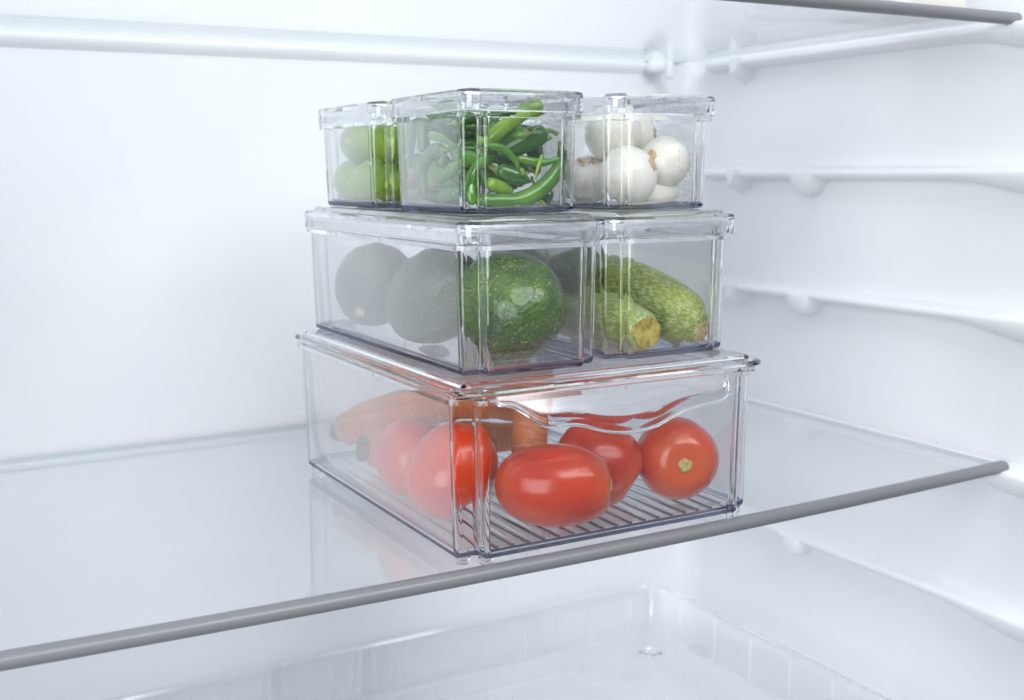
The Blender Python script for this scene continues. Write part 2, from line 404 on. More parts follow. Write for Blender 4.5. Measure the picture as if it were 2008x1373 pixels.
# ------------------------------------------------------------------ glass shelves
def BOW(x): return -.0012 + .085*(x - .11)**2
def shelf(ztop, label, xr=.4575, dy=None):
    root = thing('glass_shelf', label, 'shelf', (0, 0, ztop))
    bow = BOW if dy is None else (lambda x: dy)
    xs = [XL + .012 + (xr - XL - .012)*i/40 for i in range(41)]
    yb = .4035
    # pane (top, bottom, edges): one slab with gently bowed front
    v, f, ms = [], [], []
    for z in (0, -.004):
        for x in xs: v.append((x, bow(x) + .003, z))
        for x in xs: v.append((x, yb + .0055, z))
    n = len(xs)
    for i in range(n-1):
        f.append((i, i+1, n+i+1, n+i)); ms.append(0)
        f.append((2*n+i, 3*n+i, 3*n+i+1, 2*n+i+1)); ms.append(0)
        f.append((i, 2*n+i, 2*n+i+1, i+1)); ms.append(1)
        f.append((n+i, n+i+1, 3*n+i+1, 3*n+i)); ms.append(1)
    f.append((0, n, 3*n, 2*n)); ms.append(1); f.append((n-1, 3*n-1, 4*n-1, 2*n-1)); ms.append(1)
    link('glass_pane', mesh('glass_pane', v, f, ms), [M_GLASS, M_GLASS_EDGE], root, smooth=0)
    # front trim: rounded grey bar clipped round the glass edge
    loops = []
    sec = [(.0075, .0014), (.0075, .0006), (.0030, .0016), (.0010, .0017), (-.0022, .0012), (-.0048, -.0008), (-.0062, -.0040), (-.0060, -.0075), (-.0040, -.0100), (-.0010, -.0112), (.0040, -.0112), (.0072, -.0104), (.0078, -.0060), (.0078, -.0046)]
    sec[0] = (.0078, .0004)
    xe = [XL + .012 + (xr + .0055 - XL - .012)*i/60 for i in range(61)]
    for x in xe: loops.append([(x, bow(x) + .002 + a*.66, b*.66 - .0003) for a, b in sec])
    end = loops[-1]; c = Vector((xe[-1], bow(xe[-1]) + .0025, -.0033))
    loops.append([tuple(Vector((xe[-1] + .0016, 0, 0)) + c.lerp(Vector(p), .86) - Vector((c.x, 0, 0)) + Vector((0, 0, 0))) if False else (xe[-1] + .0018, c.y + (p[1]-c.y)*.82, c.z + (p[2]-c.z)*.82) for p in end])
    link('front_trim', loops_mesh('front_trim', loops), M_TRIM, root, smooth=50)
    # white rear trim
    loops = []
    if dy is not None: rs = ((.008, -.0042), (.0052, -.0042), (.0036, -.0047), (.0029, -.0062), (.0032, -.0085), (.0044, -.0112), (.0062, -.0136), (.0080, -.0155), (.0084, -.0160))
    else: rs = ((.008, -.0042), (.0048, -.0042), (.0042, -.0046), (.0042, -.0075), (.0050, -.0090), (.008, -.0095))
    for x in (XL + .012, xr - .060, xr - .045): loops.append([(x, yb + a, b) for a, b in rs])
    link('rear_trim', loops_mesh('rear_trim', loops), M_WHITE_TRIM, root, smooth=60)
    # rear corner clip
    clip = bevel_box('rear_clip', xr - .046, xr - .024, yb - .010, yb + .006, -.015, -.0042, .004, M_WHITE_TRIM, root)
    bevel_box('clip_tab', xr - .032, xr - .025, yb - .017, yb - .009, -.021, -.0045, .002, M_WHITE_TRIM, clip)
    return root
shelf(-.005, 'clear glass shelf with grey front bar carrying the stacked bins')
shelf(.3242, 'upper glass shelf seen from below at the top of the picture', dy=.0215)

# ------------------------------------------------------------------ clear crisper drawer under the shelf
def rrect(x0, x1, y0, y1, r, n=6, inset=0.0):
    x0 += inset; x1 -= inset; y0 += inset; y1 -= inset; r = max(r - inset, .0004); pts = []
    for cx, cy_, a0 in ((x1-r, y0+r, -90), (x1-r, y1-r, 0), (x0+r, y1-r, 90), (x0+r, y0+r, 180)):
        for k in range(n+1):
            a = math.radians(a0 + 90*k/n); pts.append((cx + r*math.cos(a), cy_ + r*math.sin(a)))
    return pts
dr = thing('clear_drawer', 'clear plastic crisper drawer below the glass shelf', 'drawer', (.06, .19, -.262))
DX0, DX1, DY0, DY1 = -.335 - .06, .418 - .06, -.06 - .19, .390 - .19
def dl(ins, z): return [(x, y, z) for x, y in rrect(DX0, DX1, DY0, DY1, .016, 6, ins)]
prof_d = [(.010, .0), (.007, .002), (.003, .030), (.0, .046), (-.006, .047), (-.006, .050), (.0025, .050), (.0055, .030), (.0095, .0045), (.014, .0025)]
def dmi(k, i): return 1 if (i % 7 != 6 or 3 <= k <= 6) else 0
link('drawer_body', loops_mesh('drawer_body', [dl(a, b) for a, b in prof_d], lambda k, i: 1 if k == 4 else 0), [M_DRAWER, M_DRAWER_EDGE], dr)
for k in range(7):
    y = DY1 - .055 - k*.052
    bevel_box('side_rib', DX1 - .007, DX1 - .0042, y - .0012, y + .0012, .006, .046, .0007, M_DRAWER, dr, 1)
for x in (.325, .318, .27, .235, .20, .06, .03, .0, -.05, -.10, -.125):
    bevel_box('back_rib', x - .0010, x + .0010, DY1 - .0072, DY1 - .0046, .006, .040, .0007, M_DRAWER, dr, 1)
# raised middle of the drawer floor, two posts and a round dimple
link('raised_floor', loops_mesh('raised_floor', [[(x, y, z) for x, y in rrect(-.34, .225, DY0 + .03, DY1 - .045, .03, 6, i)] for i, z in ((0, .0022), (.002, .0050), (.006, .0062))]), M_DRAWER, dr)
for x in (-.05, .035):
    link('back_post', loops_mesh('back_post', [[(x + .012*s*math.cos(a), DY1 - .001 + .006*math.sin(a)*s, z) for a in [2*math.pi*k/14 for k in range(14)]] for s, z in ((1.1, .004), (1, .03), (.8, .048), (.6, .0495))]), M_DRAWER, dr)
link('dimple', loops_mesh('dimple', [[(.315 + r*math.cos(a), .145 + r*math.sin(a), z) for a in [2*math.pi*k/24 for k in range(24)]] for r, z in ((.011, .0026), (.010, .0048), (.008, .0050), (.0065, .0030))]), M_DRAWER_EDGE, dr)

# ------------------------------------------------------------------ clear storage boxes
def notched(w, d, nx, ny, rc, rv, inset, seg=5):
    """rectangle (0..w, 0..d) with a small square notch cut from every corner, corners rounded; every wall moved in by inset"""
    i = inset; x0, x1, y0, y1 = i, w-i, i, d-i
    P = [((x0+nx, y0), 1), ((x1-nx, y0), 1), ((x1-nx, y0+ny), -1), ((x1, y0+ny), 1), ((x1, y1-ny), 1), ((x1-nx, y1-ny), -1),
         ((x1-nx, y1), 1), ((x0+nx, y1), 1), ((x0+nx, y1-ny), -1), ((x0, y1-ny), 1), ((x0, y0+ny), 1), ((x0+nx, y0+ny), -1)]
    pts = []; kinds = []; n = len(P)
    for k in range(n):
        p0 = Vector(P[k-1][0]); p = Vector(P[k][0]); p1 = Vector(P[(k+1) % n][0])
        r = max((rc - i) if P[k][1] > 0 else (rv + i), .0004); r = min(r, .49*min((p-p0).length, (p1-p).length))
        a = p + (p0-p).normalized()*r; b = p + (p1-p).normalized()*r; c = a + b - p
        a0 = math.atan2(a.y-c.y, a.x-c.x); a1 = math.atan2(b.y-c.y, b.x-c.x); da = (a1-a0+math.pi) % (2*math.pi) - math.pi
        for s in range(seg+1):
            t = a0 + da*s/seg; pts.append((c.x + r*math.cos(t), c.y + r*math.sin(t)))
            kinds.append(0 if s == seg and k in (0, 3, 6, 9) else 1)
    return pts, kinds
def make_tub(parent, w, d, h_fl, notch=(.012, .008), th=.0018, draft=.0014, top=.006, flange=.0024, name='tub'):
    nx, ny = notch
    P = [(.0030, .0), (.0012, .0004), (.0002, .0016), (0, .0035), (-draft, h_fl), (-draft - flange, h_fl + .0003), (-draft - flange - .0002, h_fl + .0030),
         (-draft, h_fl + .0033), (-draft, h_fl + .0033 + top), (-draft + th, h_fl + .0033 + top), (-draft + th, h_fl), (th, .0050), (th + .0012, .0028), (th + .0032, .0020)]
    loops = []; kinds = None
    for ins, z in P:
        pts, kinds = notched(w, d, nx, ny, .0038, .0022, ins); loops.append([(x, y, z) for x, y in pts])
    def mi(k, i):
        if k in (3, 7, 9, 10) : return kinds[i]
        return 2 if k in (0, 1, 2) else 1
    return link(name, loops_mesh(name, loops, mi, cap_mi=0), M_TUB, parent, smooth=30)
def make_lid(parent, w, d, z0, z1, plateau, over=.0036, r=.0105):
    P = [(.0105, z1 + plateau), (.0085, z1 + plateau), (.0078, z1 + plateau - .0006), (.0070, z1 + .0002), (.0028, z1), (.0012, z1 - .0005), (.0003, z1 - .0016), (.0001, z1 - .004),
         (0, z0 + .0010), (.0005, z0), (.0018, z0), (.0021, z0 + .0010), (.0021, z1 - .0036), (.0035, z1 - .0022), (.0095, z1 + plateau - .0022)]
    loops = [[(x, y, z) for x, y in rrect(-over, w + over, -over, d + over, r, 6, ins)] for ins, z in P]
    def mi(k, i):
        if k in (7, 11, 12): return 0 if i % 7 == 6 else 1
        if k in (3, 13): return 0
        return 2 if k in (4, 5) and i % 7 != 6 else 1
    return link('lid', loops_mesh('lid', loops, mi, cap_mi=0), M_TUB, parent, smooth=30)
def foot(parent, x, y, h=.0042, r=.0042):
    link('foot', loops_mesh('foot', [[(x + s*r*math.cos(a), y + s*r*math.sin(a), z) for a in [2*math.pi*k/14 for k in range(14)]] for s, z in ((.86, -h), (1, -h + .0008), (1.04, -.0004))]), M_EDGE, parent)

def droplets(parent, pts_fn, n, seed, r0=.00025, r1=.0006):
    rr = random.Random(seed); v, f = [], []
    for _ in range(n):
        p, nrm = pts_fn(rr); r = r0 + (r1-r0)*rr.random()**2.5; nrm = Vector(nrm); a = nrm.orthogonal().normalized(); b_ = nrm.cross(a); base = len(v); p = Vector(p)
        for h, s in ((0, 1.0), (.55, .8)):
            for k in range(6):
                t = math.pi/3*k; v.append(p + a*r*s*math.cos(t) + b_*r*s*math.sin(t) + nrm*r*h)
        v.append(p + nrm*r*.85)
        for k in range(6):
            j = (k+1) % 6; f.append((base+k, base+j, base+6+j, base+6+k)); f.append((base+6+k, base+6+j, base+12))
        f.append(tuple(base + 5 - k for k in range(6)))
    o = link('condensation', mesh('condensation', v, f), M_DEW, parent, smooth=80); o['kind'] = 'stuff'
    return o
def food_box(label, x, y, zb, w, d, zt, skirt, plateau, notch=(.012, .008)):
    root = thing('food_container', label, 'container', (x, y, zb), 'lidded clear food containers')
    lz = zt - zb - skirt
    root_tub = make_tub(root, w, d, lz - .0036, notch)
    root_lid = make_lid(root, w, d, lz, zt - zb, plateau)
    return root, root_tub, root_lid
food_box('long clear lidded container holding avocados, above the tomatoes', .0127, .0164, .1003, .0898, .2576, .1871, .0125, .0024)
food_box('clear lidded container holding zucchini, beside the avocado container', .1132, .0230, .1003, .0920, .2500, .1871, .0125, .0024)
_, ct, cl = food_box('small clear lidded container full of green chillies, middle of the top row', .0280, .0438, .1898, .0768, .1047, .2607, .0123, .0007, (.0105, .007))
_, ot, ol = food_box('small clear lidded container of white onions and garlic at the top right', .1289, .0448, .1898, .0764, .1047, .2607, .0123, .0007, (.0105, .007))
food_box('small clear lidded container of limes behind the chilli container', .0285, .1781, .1898, .0728, .1047, .2607, .0123, .0007, (.0105, .007))

# condensation beads on the inside of the chilli and onion containers
def edge_fade(rr, a, b, p): return a + (b-a)*rr.random()**p
droplets(cl, lambda r: ((edge_fade(r, .0740, .050, 1.7), -.0012, r.uniform(.0592, .0685)), (0, 1, 0)), 520, 1)
droplets(ct, lambda r: ((.0768 - .0018, r.uniform(.010, .060), edge_fade(r, .056, .004, 1.2)), (-1, 0, 0)), 700, 2)
droplets(ol, lambda r: ((r.uniform(.018, .060), -.0012, edge_fade(r, .0690, .0592, 1.2)), (0, 1, 0)), 620, 3)
droplets(ot, lambda r: ((.0764 - .0018, r.uniform(.008, .040), edge_fade(r, .003, .040, 1.4)), (-1, 0, 0)), 420, 4)
droplets(ot, lambda r: ((edge_fade(r, .0610, .050, 1.6), .0019, edge_fade(r, .004, .038, 1.3)), (0, 1, 0)), 220, 5)
# the large bottom bin: flanged tub, flat lid, scoop handle, ribbed floor, feet
BW, BD = .2084, .2652
bin_ = thing('storage_bin', 'large clear lidded bin with scoop handle holding tomatoes and carrots', 'bin', (0, 0, 0))
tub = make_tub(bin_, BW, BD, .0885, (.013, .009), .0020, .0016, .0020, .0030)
for (x, y) in ((.0065, .0135), (.0175, .0065), (BW-.0175, .0065), (BW-.0065, .0135), (.0065, BD-.0135), (.0175, BD-.0065), (BW-.0175, BD-.0065), (BW-.0065, BD-.0135)):
    foot(tub, x, y)
P = [(.012, .1000), (.0092, .1000), (.0080, .0992), (.0074, .0978), (.0030, .0976), (.0010, .0970), (.0001, .0958), (.0003, .0946), (.0016, .0938), (.0060, .0936), (.0100, .0956), (.0125, .0976)]
link('lid', loops_mesh('lid', [[(x, y, z) for x, y in rrect(-.0050, BW+.0050, -.0050, BD+.0050, .013, 7, i)] for i, z in P], lambda k, i: 1, cap_mi=0), M_TUB, bin_, smooth=30)
# raised long ribs on the bin floor, one object each
rib_loops = []
for t in range(15):
    u = t/14; rib_loops.append(u)
def capsule(x, y0, y1, hw, z0, z1):
    out = []
    for s, z in ((1, z0), (1, z1 - .0004), (.6, z1)):
        L = []
        for k in range(9): a = math.pi + math.pi*k/8; L.append((x + hw*s*math.cos(a), y0 + hw + hw*s*math.sin(a), z))
        for k in range(9): a = math.pi*k/8; L.append((x + hw*s*math.cos(a), y1 - hw + hw*s*math.sin(a), z))
        out.append(L)
    return out
rib_me = None
for k in range(18):
    x = .0165 + k*.0103
    if rib_me is None:
        rib_me = loops_mesh('floor_rib', capsule(0, .010, BD - .012, .0012, .0018, .0033))
        o = link('floor_rib', rib_me, M_EDGE, tub, smooth=40)
    else:
        o = bpy.data.objects.new('floor_rib', rib_me); COL.objects.link(o); o.parent = tub
    o.location = (x, 0, 0)
# scoop handle: a curved lip hanging from the front rim, deepest left of its middle
edge_pts = [(.0200, .0905), (.0275, .0890), (.0345, .0850), (.0400, .0800), (.0470, .0770), (.0560, .0766), (.0680, .0755), (.0800, .0715), (.0920, .0690), (.1040, .0684), (.1180, .0700), (.1300, .0735), (.1420, .0765), (.1560, .0780), (.1680, .0790), (.1745, .0815), (.1775, .0860), (.1785, .0915)]
def edge_z(x):
    for (a, za), (b, zb) in zip(edge_pts, edge_pts[1:]):
        if x <= b:
            u = (x-a)/(b-a); return za + (zb-za)*u
    return edge_pts[-1][1]
EP = catmull([(x, 0, z) for x, z in edge_pts], 90)
v, f = [], []; NV = 16
rows = []
for p in EP:
    x, ze = p.x, p.z; drop = .0925 - ze
    row_o, row_i = [], []
    for j in range(NV+1):
        t = j/NV
        z = .0925 - drop*t
        y = -.0034 - drop*t*(.62 - .10*t)
        st = .0014 if t > .80 else (.0014*(t-.68)/.12 if t > .68 else 0)     # a raised band along the free edge
        st *= min(1, drop/.012)
        row_o.append((x, y - .0011 - st, z)); row_i.append((x, y + .0011, z + .0003))
    # rolled bead on the free edge
    yb_, zb_ = row_o[-1][1] + .0011, row_o[-1][2]
    bead = [(x, yb_ + .0022*math.cos(a), zb_ - .0006 + .0022*math.sin(a)) for a in [math.radians(200 + 28*q) for q in range(6)]]
    rows.append(row_o + bead + row_i[::-1])
hm = loops_mesh('handle', rows)
link('handle', hm, [clear_sheet('handle_plastic', f0=.065, rough=.10, veil=.040, veil_col=(.92, .93, .96)), M_EDGE], bin_, smooth=50)  # whitish reflection on the scoop painted in as a pale haze
for p in hm.polygons:
    j = min(v_ % len(rows[0]) for v_ in p.vertices)
    p.material_index = 1 if NV - 5 <= j <= NV + 9 else 0
# ------------------------------------------------------------------ produce
def lathe(name, prof, n=36, wob=0.0, wscale=40, seed=0, lobes=0, lobe_amp=0.0):
    """prof: list of (r, z) from bottom pole to top pole"""
    loops = []
    for r, z in prof:
        L = []
        for k in range(n):
            a = 2*math.pi*k/n; q = Vector((math.cos(a)*r, math.sin(a)*r, z))
            s = 1 + wob*noise.noise(q*wscale + Vector((seed*3.7, seed*1.3, 0)))
            if lobes: s *= 1 + lobe_amp*math.cos(a*lobes + seed)
            L.append((q.x*s, q.y*s, z*(1 + .3*wob*noise.noise(q*wscale*.7 + Vector((0, seed*2.1, 5))))))
        loops.append(L)
    return loops_mesh(name, loops)
def place(o, loc, axis=(0, 0, 1), roll=0):
    q = Vector(axis).to_track_quat('Z', 'Y')
    o.rotation_mode = 'QUATERNION'; o.rotation_quaternion = q @ Euler((0, 0, roll)).to_quaternion(); o.location = loc
def egg(rx, rz, n=22, dimple=0.0, blunt=2.0, taper=0.0):
    P = []
    for i in range(n+1):
        a = -math.pi/2 + math.pi*i/n
        c, s = math.cos(a), math.sin(a)
        r = rx*(abs(c)**(2/blunt)); z = rz*(abs(s)**(2/blunt))*(1 if s > 0 else -1)
        r *= 1 - taper*s
        if dimple and s > .80: z -= dimple*((s-.80)/.20)**2
        P.append((max(r, .0002), z))
    return P
TG = 'tomatoes in the bottom bin'
def tomato(label, loc, rx, rz, axis, seed, scar=True, blunt=2.25, taper=0.0):
    o = link('tomato', lathe('tomato', egg(rx, rz, 26, rz*.10, blunt, taper), 40, .035, 32, seed, 3, .012), M_TOMATO, None, smooth=180)
    tag(o, label, 'tomato', TG); place(o, loc, axis, seed)
    if scar:
        z = rz*.905
        link('stem_scar', loops_mesh('stem_scar', [[(r*math.cos(a)*(1 + .12*math.sin(3*a + seed)), r*math.sin(a)*(1 + .1*math.cos(5*a)), z + dz) for a in [2*math.pi*k/18 for k in range(18)]] for r, dz in ((.0046, -.0014), (.0044, .0006), (.0030, .0012), (.0014, .0002))]), M_SCAR, o, smooth=60)
    return o
tomato('long oval red tomato lying sideways at the front of the bottom bin', (.0785, .0315, .0268), .0252, .0365, (.86, -.50, -.02), 1.0)
tomato('red tomato half hidden behind the long oval front tomato', (.1265, .0570, .0290), .0262, .0290, (.60, -.62, -.50), 2.0, scar=False)
tomato('round red tomato with its pale stem scar facing the viewer, at right', (.1755, .0390, .0295), .0268, .0274, (-.42, -.90, .05), 3.0)
tomato('big red tomato behind the left front corner of the bottom bin', (.0326, .0790, .0312), .0272, .0305, (.70, .30, .65), 4.0)
tomato('red tomato behind the hazy left wall, next to the carrot crown', (.0310, .1370, .0275), .0240, .0262, (.3, .8, .5), 5.0)

CG = 'carrots in the bottom bin'
def carrot(label, pts, r0, r1, seed, crown=True):
    p0, p1 = Vector(pts[0]), Vector(pts[-1]); ax = (p1 - p0).normalized(); Lg = (p1-p0).length
    q = ax.to_track_quat('Z', 'Y'); qi = q.inverted()
    path = catmull([qi @ (Vector(p) - p0) for p in pts], 40)
    rad = []
    for i in range(40):
        t = i/39; r = r0 + (r1 - r0)*t**.9
        r *= math.sqrt(min(1, (t*Lg + .0006)/.010)) if t*Lg < .010 else 1
        r *= math.sqrt(max(.02, min(1, ((1-t)*Lg + .0004)/.012)))
        rad.append(r)
    o = link('carrot', loops_mesh('carrot', tube_loops(path, rad, 22, 1.0, .10, seed)), M_CARROT, None, smooth=180)
    tag(o, label, 'carrot', CG); o.rotation_mode = 'QUATERNION'; o.rotation_quaternion = q; o.location = p0
    if crown:
        link('crown', loops_mesh('crown', tube_loops([Vector((0, 0, .0010)), Vector((0, 0, -.0012)), Vector((.0004, 0, -.0034)), Vector((.0006, .0003, -.0042))], [r0*.52, r0*.50, r0*.38, r0*.16], 16, 1.0, .5, seed)), M_CROWN, o, smooth=60)
    return o
carrot('thick carrot lying on top of the others behind the hazy left wall', [(.0200, .2440, .0240), (.050, .205, .0440), (.090, .150, .0600), (.118, .105, .0640)], .0125, .0175, 1)
carrot('carrot with dark dried crown facing the left wall of the bottom bin', [(.0215, .1985, .0205), (.075, .195, .0195), (.130, .195, .0170), (.172, .205, .0120)], .0172, .0085, 2)
carrot('carrot sloping down behind the long oval front tomato', [(.1050, .0920, .0860), (.0925, .0830, .0600), (.0860, .0765, .0300), (.0830, .0740, .0120)], .0120, .0105, 3)

AG = 'avocados in the middle row'
def avocado(label, loc, r, rz, axis, seed, skin=M_AVO):
    o = link('avocado', lathe('avocado', egg(r, rz, 34, rz*.03, 2.12, .15), 72, .060, 36, seed), skin, None, smooth=180)
    me = o.data
    for v_ in me.vertices:
        d = v_.co.normalized()
        v_.co += d*(.0006*noise.noise(v_.co*300) + .0009*noise.noise(v_.co*140))
    tag(o, label, 'avocado', AG); place(o, loc, axis, seed)
    link('stem_scar', loops_mesh('stem_scar', [[(rr*math.cos(a), rr*math.sin(a), rz*.955 + dz) for a in [2*math.pi*k/14 for k in range(14)]] for rr, dz in ((.0040, -.001), (.0036, .0009), (.0020, .0012))]), M_SCAR, o, smooth=60)
    return o
avocado('large shiny green avocado at the front of the middle container', (.0600, .0550, .1352), .0322, .0335, (-.30, .60, .60), 1)
avocado('dark avocado at the far left end behind the hazy wall', (.0460, .2290, .1322), .0290, .0310, (-.55, -.50, -.45), 2, M_AVO_DARK)
avocado('dark avocado lying between the front one and the leftmost one', (.0480, .1330, .1332), .0295, .0350, (-.60, .55, -.50), 3, M_AVO_DARK)

ZG = 'zucchini in the middle row'
def zucchini(label, pts, radii, mat_, cut_mat, cut_r, seed):
    p0, p1 = Vector(pts[0]), Vector(pts[-1]); ax = (p1-p0).normalized(); q = ax.to_track_quat('Z', 'Y'); qi = q.inverted()
    n = 44; path = catmull([qi @ (Vector(p)-p0) for p in pts], n); rad = [interp(radii, i/(n-1)) for i in range(n)]
    o = link('zucchini', loops_mesh('zucchini', tube_loops(path, rad, 30, 1.0, .045, seed)), mat_, None, smooth=180)
    tag(o, label, 'zucchini', ZG); o.rotation_mode = 'QUATERNION'; o.rotation_quaternion = q; o.location = p0
    t = (path[1]-path[0]).normalized()
    ends = tube_loops([path[0] + t*.0016, path[0] - t*.0012, path[0] - t*.0019, path[0] - t*.0012], [cut_r, cut_r*.96, cut_r*.72, cut_r*.25], 22, 1.0, .30, seed + 9)
    link('cut_end', loops_mesh('cut_end', ends), cut_mat, o, smooth=60)
    return o
zucchini('pale zucchini with a yellow torn end, lying low at the left', [(.1450, .0320, .1150), (.1440, .075, .1180), (.1410, .150, .1200), (.138, .235, .1195)],
         [(0, .0095), (.05, .0135), (.2, .0158), (.7, .0172), (.94, .0150), (1, .003)], M_ZUC_PALE, M_CUTY, .0098, 1)
zucchini('mottled green zucchini sloping down to a dry tan cut end at right', [(.1905, .0350, .1125), (.1840, .062, .1235), (.1770, .120, .1350), (.172, .215, .1410)],
         [(0, .0072), (.05, .0110), (.20, .0182), (.5, .0218), (.9, .0185), (1, .004)], M_ZUC, M_CUT, .0068, 2)
zucchini('dark green zucchini resting on the others at the back', [(.158, .248, .1560), (.152, .19, .1545), (.1440, .13, .1530), (.1360, .080, .1510)],
         [(0, .0060), (.08, .0125), (.4, .0165), (.9, .0140), (1, .003)], M_ZUC_DARK, M_CUT, .0060, 3)

# chillies
HG = 'green chillies heaped in the top container'
def chili(label, pts, r, mat_, prof='body', seed=0, stem=None, group=HG):
    p0 = Vector(pts[0]); n = 34
    path = catmull([Vector(p)-p0 for p in pts], n)
    if prof == 'body': R = [(0, .25), (.04, .78), (.14, 1.0), (.55, .92), (.85, .55), (.97, .20), (1, .04)]
    elif prof == 'blunt': R = [(0, .30), (.04, .82), (.2, 1.0), (.7, 1.0), (.92, .85), (.98, .5), (1, .08)]
    else: R = [(0, .55), (.06, .9), (.3, 1.0), (.8, .6), (1, .10)]
    rad = [r*interp(R, i/(n-1)) for i in range(n)]
    o = link('chilli', loops_mesh('chilli', tube_loops(path, rad, 18, .94, .10, seed)), mat_, None, smooth=180)
    tag(o, label, 'chilli', group); o.location = p0
    if stem:
        t = (path[0]-path[2]).normalized()
        a = path[0]; sd = Vector(stem)
        link('stem', loops_mesh('stem', tube_loops(catmull([a - t*.001, a + t*.003, a + t*.006 + sd], 9), [r*.62, r*.50, r*.30, r*.22, r*.19, r*.18, r*.18, r*.20, r*.22], 10, 1, .1, seed)), M_STEM, o, smooth=60)
    return o
def clampc(pts, r):
    lo = (.0304 + r, .0464 + r, .1922 + r*.9); hi = (.1022 - r, .1465 - r, .2575 - r)
    return [tuple(min(max(c, a), b) for c, a, b in zip(p, lo, hi)) for p in pts]
G, D_, L_ = M_CHILI, M_CHILI_D, M_CHILI_L
FRONT = [
 ('big curved green chilli sweeping along the bottom and up the right side', [(.0389, .0560, .1968), (.0534, .0556, .1943), (.0663, .0551, .1957), (.0793, .0547, .2018), (.0899, .0543, .2100), (.0958, .0539, .2186), (.0965, .0534, .2255), (.0942, .0530, .2323)], .0040, G, 'body', None),
 ('fat dark green chilli with a tiny stem, upper right of the heap', [(.0893, .0600, .2373), (.0811, .0620, .2342), (.0728, .0640, .2302), (.0646, .0660, .2262), (.0590, .0680, .2230)], .0052, D_, 'blunt', (.002, 0, -.003)),
 ('bright green chilli sticking up to the lid', [(.0844, .0550, .2549), (.0773, .0577, .2510), (.0696, .0605, .2459), (.0613, .0633, .2397), (.0549, .0660, .2335), (.0480, .0690, .2290)], .0036, L_, 'blunt', None),
 ('thin green chilli bent over like a hook in the middle', [(.0430, .0535, .2292), (.0551, .0535, .2276), (.0616, .0535, .2232), (.0655, .0535, .2187), (.0654, .0535, .2148)], .0020, G, 'thin', None),
 ('thin green chilli lying across the middle towards the right wall', [(.0680, .0580, .2218), (.0804, .0563, .2195), (.0895, .0547, .2201), (.0983, .0530, .2235)], .0022, G, 'thin', None),
 ('short dark pointed chilli in the middle of the heap', [(.0547, .0600, .2154), (.0645, .0565, .2119), (.0750, .0530, .2079)], .0040, D_, 'body', None),
 ('small yellow green chilli just above the bottom curved one', [(.0453, .0540, .2076), (.0550, .0560, .2053), (.0656, .0580, .2025)], .0032, L_, 'body', None),
 ('tiny upright yellowish chilli tip standing in front', [(.0814, .0510, .2240), (.0785, .0510, .2164), (.0759, .0510, .2090)], .0013, L_, 'thin', None),
 ('dark green chilli in the lower right corner', [(.0860, .0660, .2056), (.0910, .0640, .1991), (.0950, .0620, .1938)], .0040, D_, 'blunt', None),
 ('thin bright chilli stalk on the floor at lower right', [(.0802, .0545, .1981), (.0853, .0545, .1945), (.0904, .0545, .1920)], .0011, L_, 'thin', None),
 ('slim green chilli curving up behind the left front corner', [(.0310, .0500, .1930), (.0325, .0530, .2050), (.0391, .0560, .2160), (.0491, .0590, .2210), (.0591, .0620, .2236)], .0027, G, 'body', None),
 ('dark chilli hanging behind the fat dark one at the right', [(.0916, .0800, .2325), (.0939, .0800, .2236), (.0946, .0800, .2109)], .0044, D_, 'body', None),
 ('thin dark chilli lying high up under the lid', [(.0606, .0750, .2492), (.0752, .0750, .2506), (.0860, .0750, .2535)], .0015, D_, 'thin', None),
 ('green chilli slanting down behind the small yellow green one', [(.0500, .0720, .2242), (.0579, .0720, .2131), (.0660, .0720, .2014)], .0034, G, 'body', None),
 ('dark chilli deep in the middle of the heap', [(.0757, .0850, .2340), (.0809, .0850, .2248), (.0822, .0850, .2129)], .0040, D_, 'body', None),
 ('upright dark chilli at the back of the hazy left side', [(.0370, .1380, .2548), (.0370, .1391, .2419), (.0370, .1424, .2255), (.0370, .1440, .2156)], .0028, D_, 'thin', None),
 ('upright green chilli second from the back on the left side', [(.0400, .1320, .2545), (.0400, .1293, .2447), (.0400, .1282, .2337), (.0400, .1275, .2260)], .0032, D_, 'blunt', None),
 ('pale chilli pointing forward high on the left side', [(.0340, .1061, .2369), (.0340, .0887, .2339), (.0340, .0694, .2286)], .0023, L_, 'thin', None),
 ('arched green chilli in the middle of the left side', [(.0370, .0923, .2272), (.0370, .1099, .2262), (.0370, .1241, .2155), (.0370, .1202, .1973)], .0035, G, 'body', None),
 ('stubby green chilli pointing back on the lower left side', [(.0350, .0730, .2183), (.0350, .0887, .2116), (.0350, .1019, .2081)], .0031, G, 'body', None),
 ('dark green chilli standing at the back of the left side', [(.0420, .1412, .2262), (.0420, .1400, .2155), (.0420, .1386, .2055)], .0033, D_, 'body', None),
 ('short chilli slanting on the floor at the back left', [(.0360, .1435, .1964), (.0360, .1271, .2037)], .0030, G, 'body', None),
 ('round reddish brown chilli end at the back left', [(.0370, .1430, .2057), (.0370, .1330, .2092), (.0380, .1260, .2110)], .0042, M_PURPLE, 'blunt', None),
 ('plump chilli lying on the floor near the left front corner', [(.0370, .0962, .1977), (.0370, .0850, .2000), (.0370, .0730, .2018)], .0039, D_, 'blunt', None),
 ('thin curled chilli stalk under the lid on the left', [(.0400, .1122, .2529), (.0400, .1018, .2562), (.0400, .0874, .2572), (.0400, .0847, .2547)], .0011, D_, 'thin', None),
 ('fat chilli lying high in the middle of the left side', [(.0460, .1329, .2417), (.0460, .1161, .2430), (.0460, .1001, .2393), (.0460, .090, .236)], .0043, D_, 'blunt', None),
]
for s, (lab, pts, r, mt, prf, stem) in enumerate(FRONT):
    r *= 1.0 if r < .0016 else 1.3
    chili(lab, clampc(pts, r), r, mt, prf, s + 1, stem or ((.001, 0, .001) if s in (5, 8, 11, 13, 18, 19, 21, 23) else None))
rnd = random.Random(21)
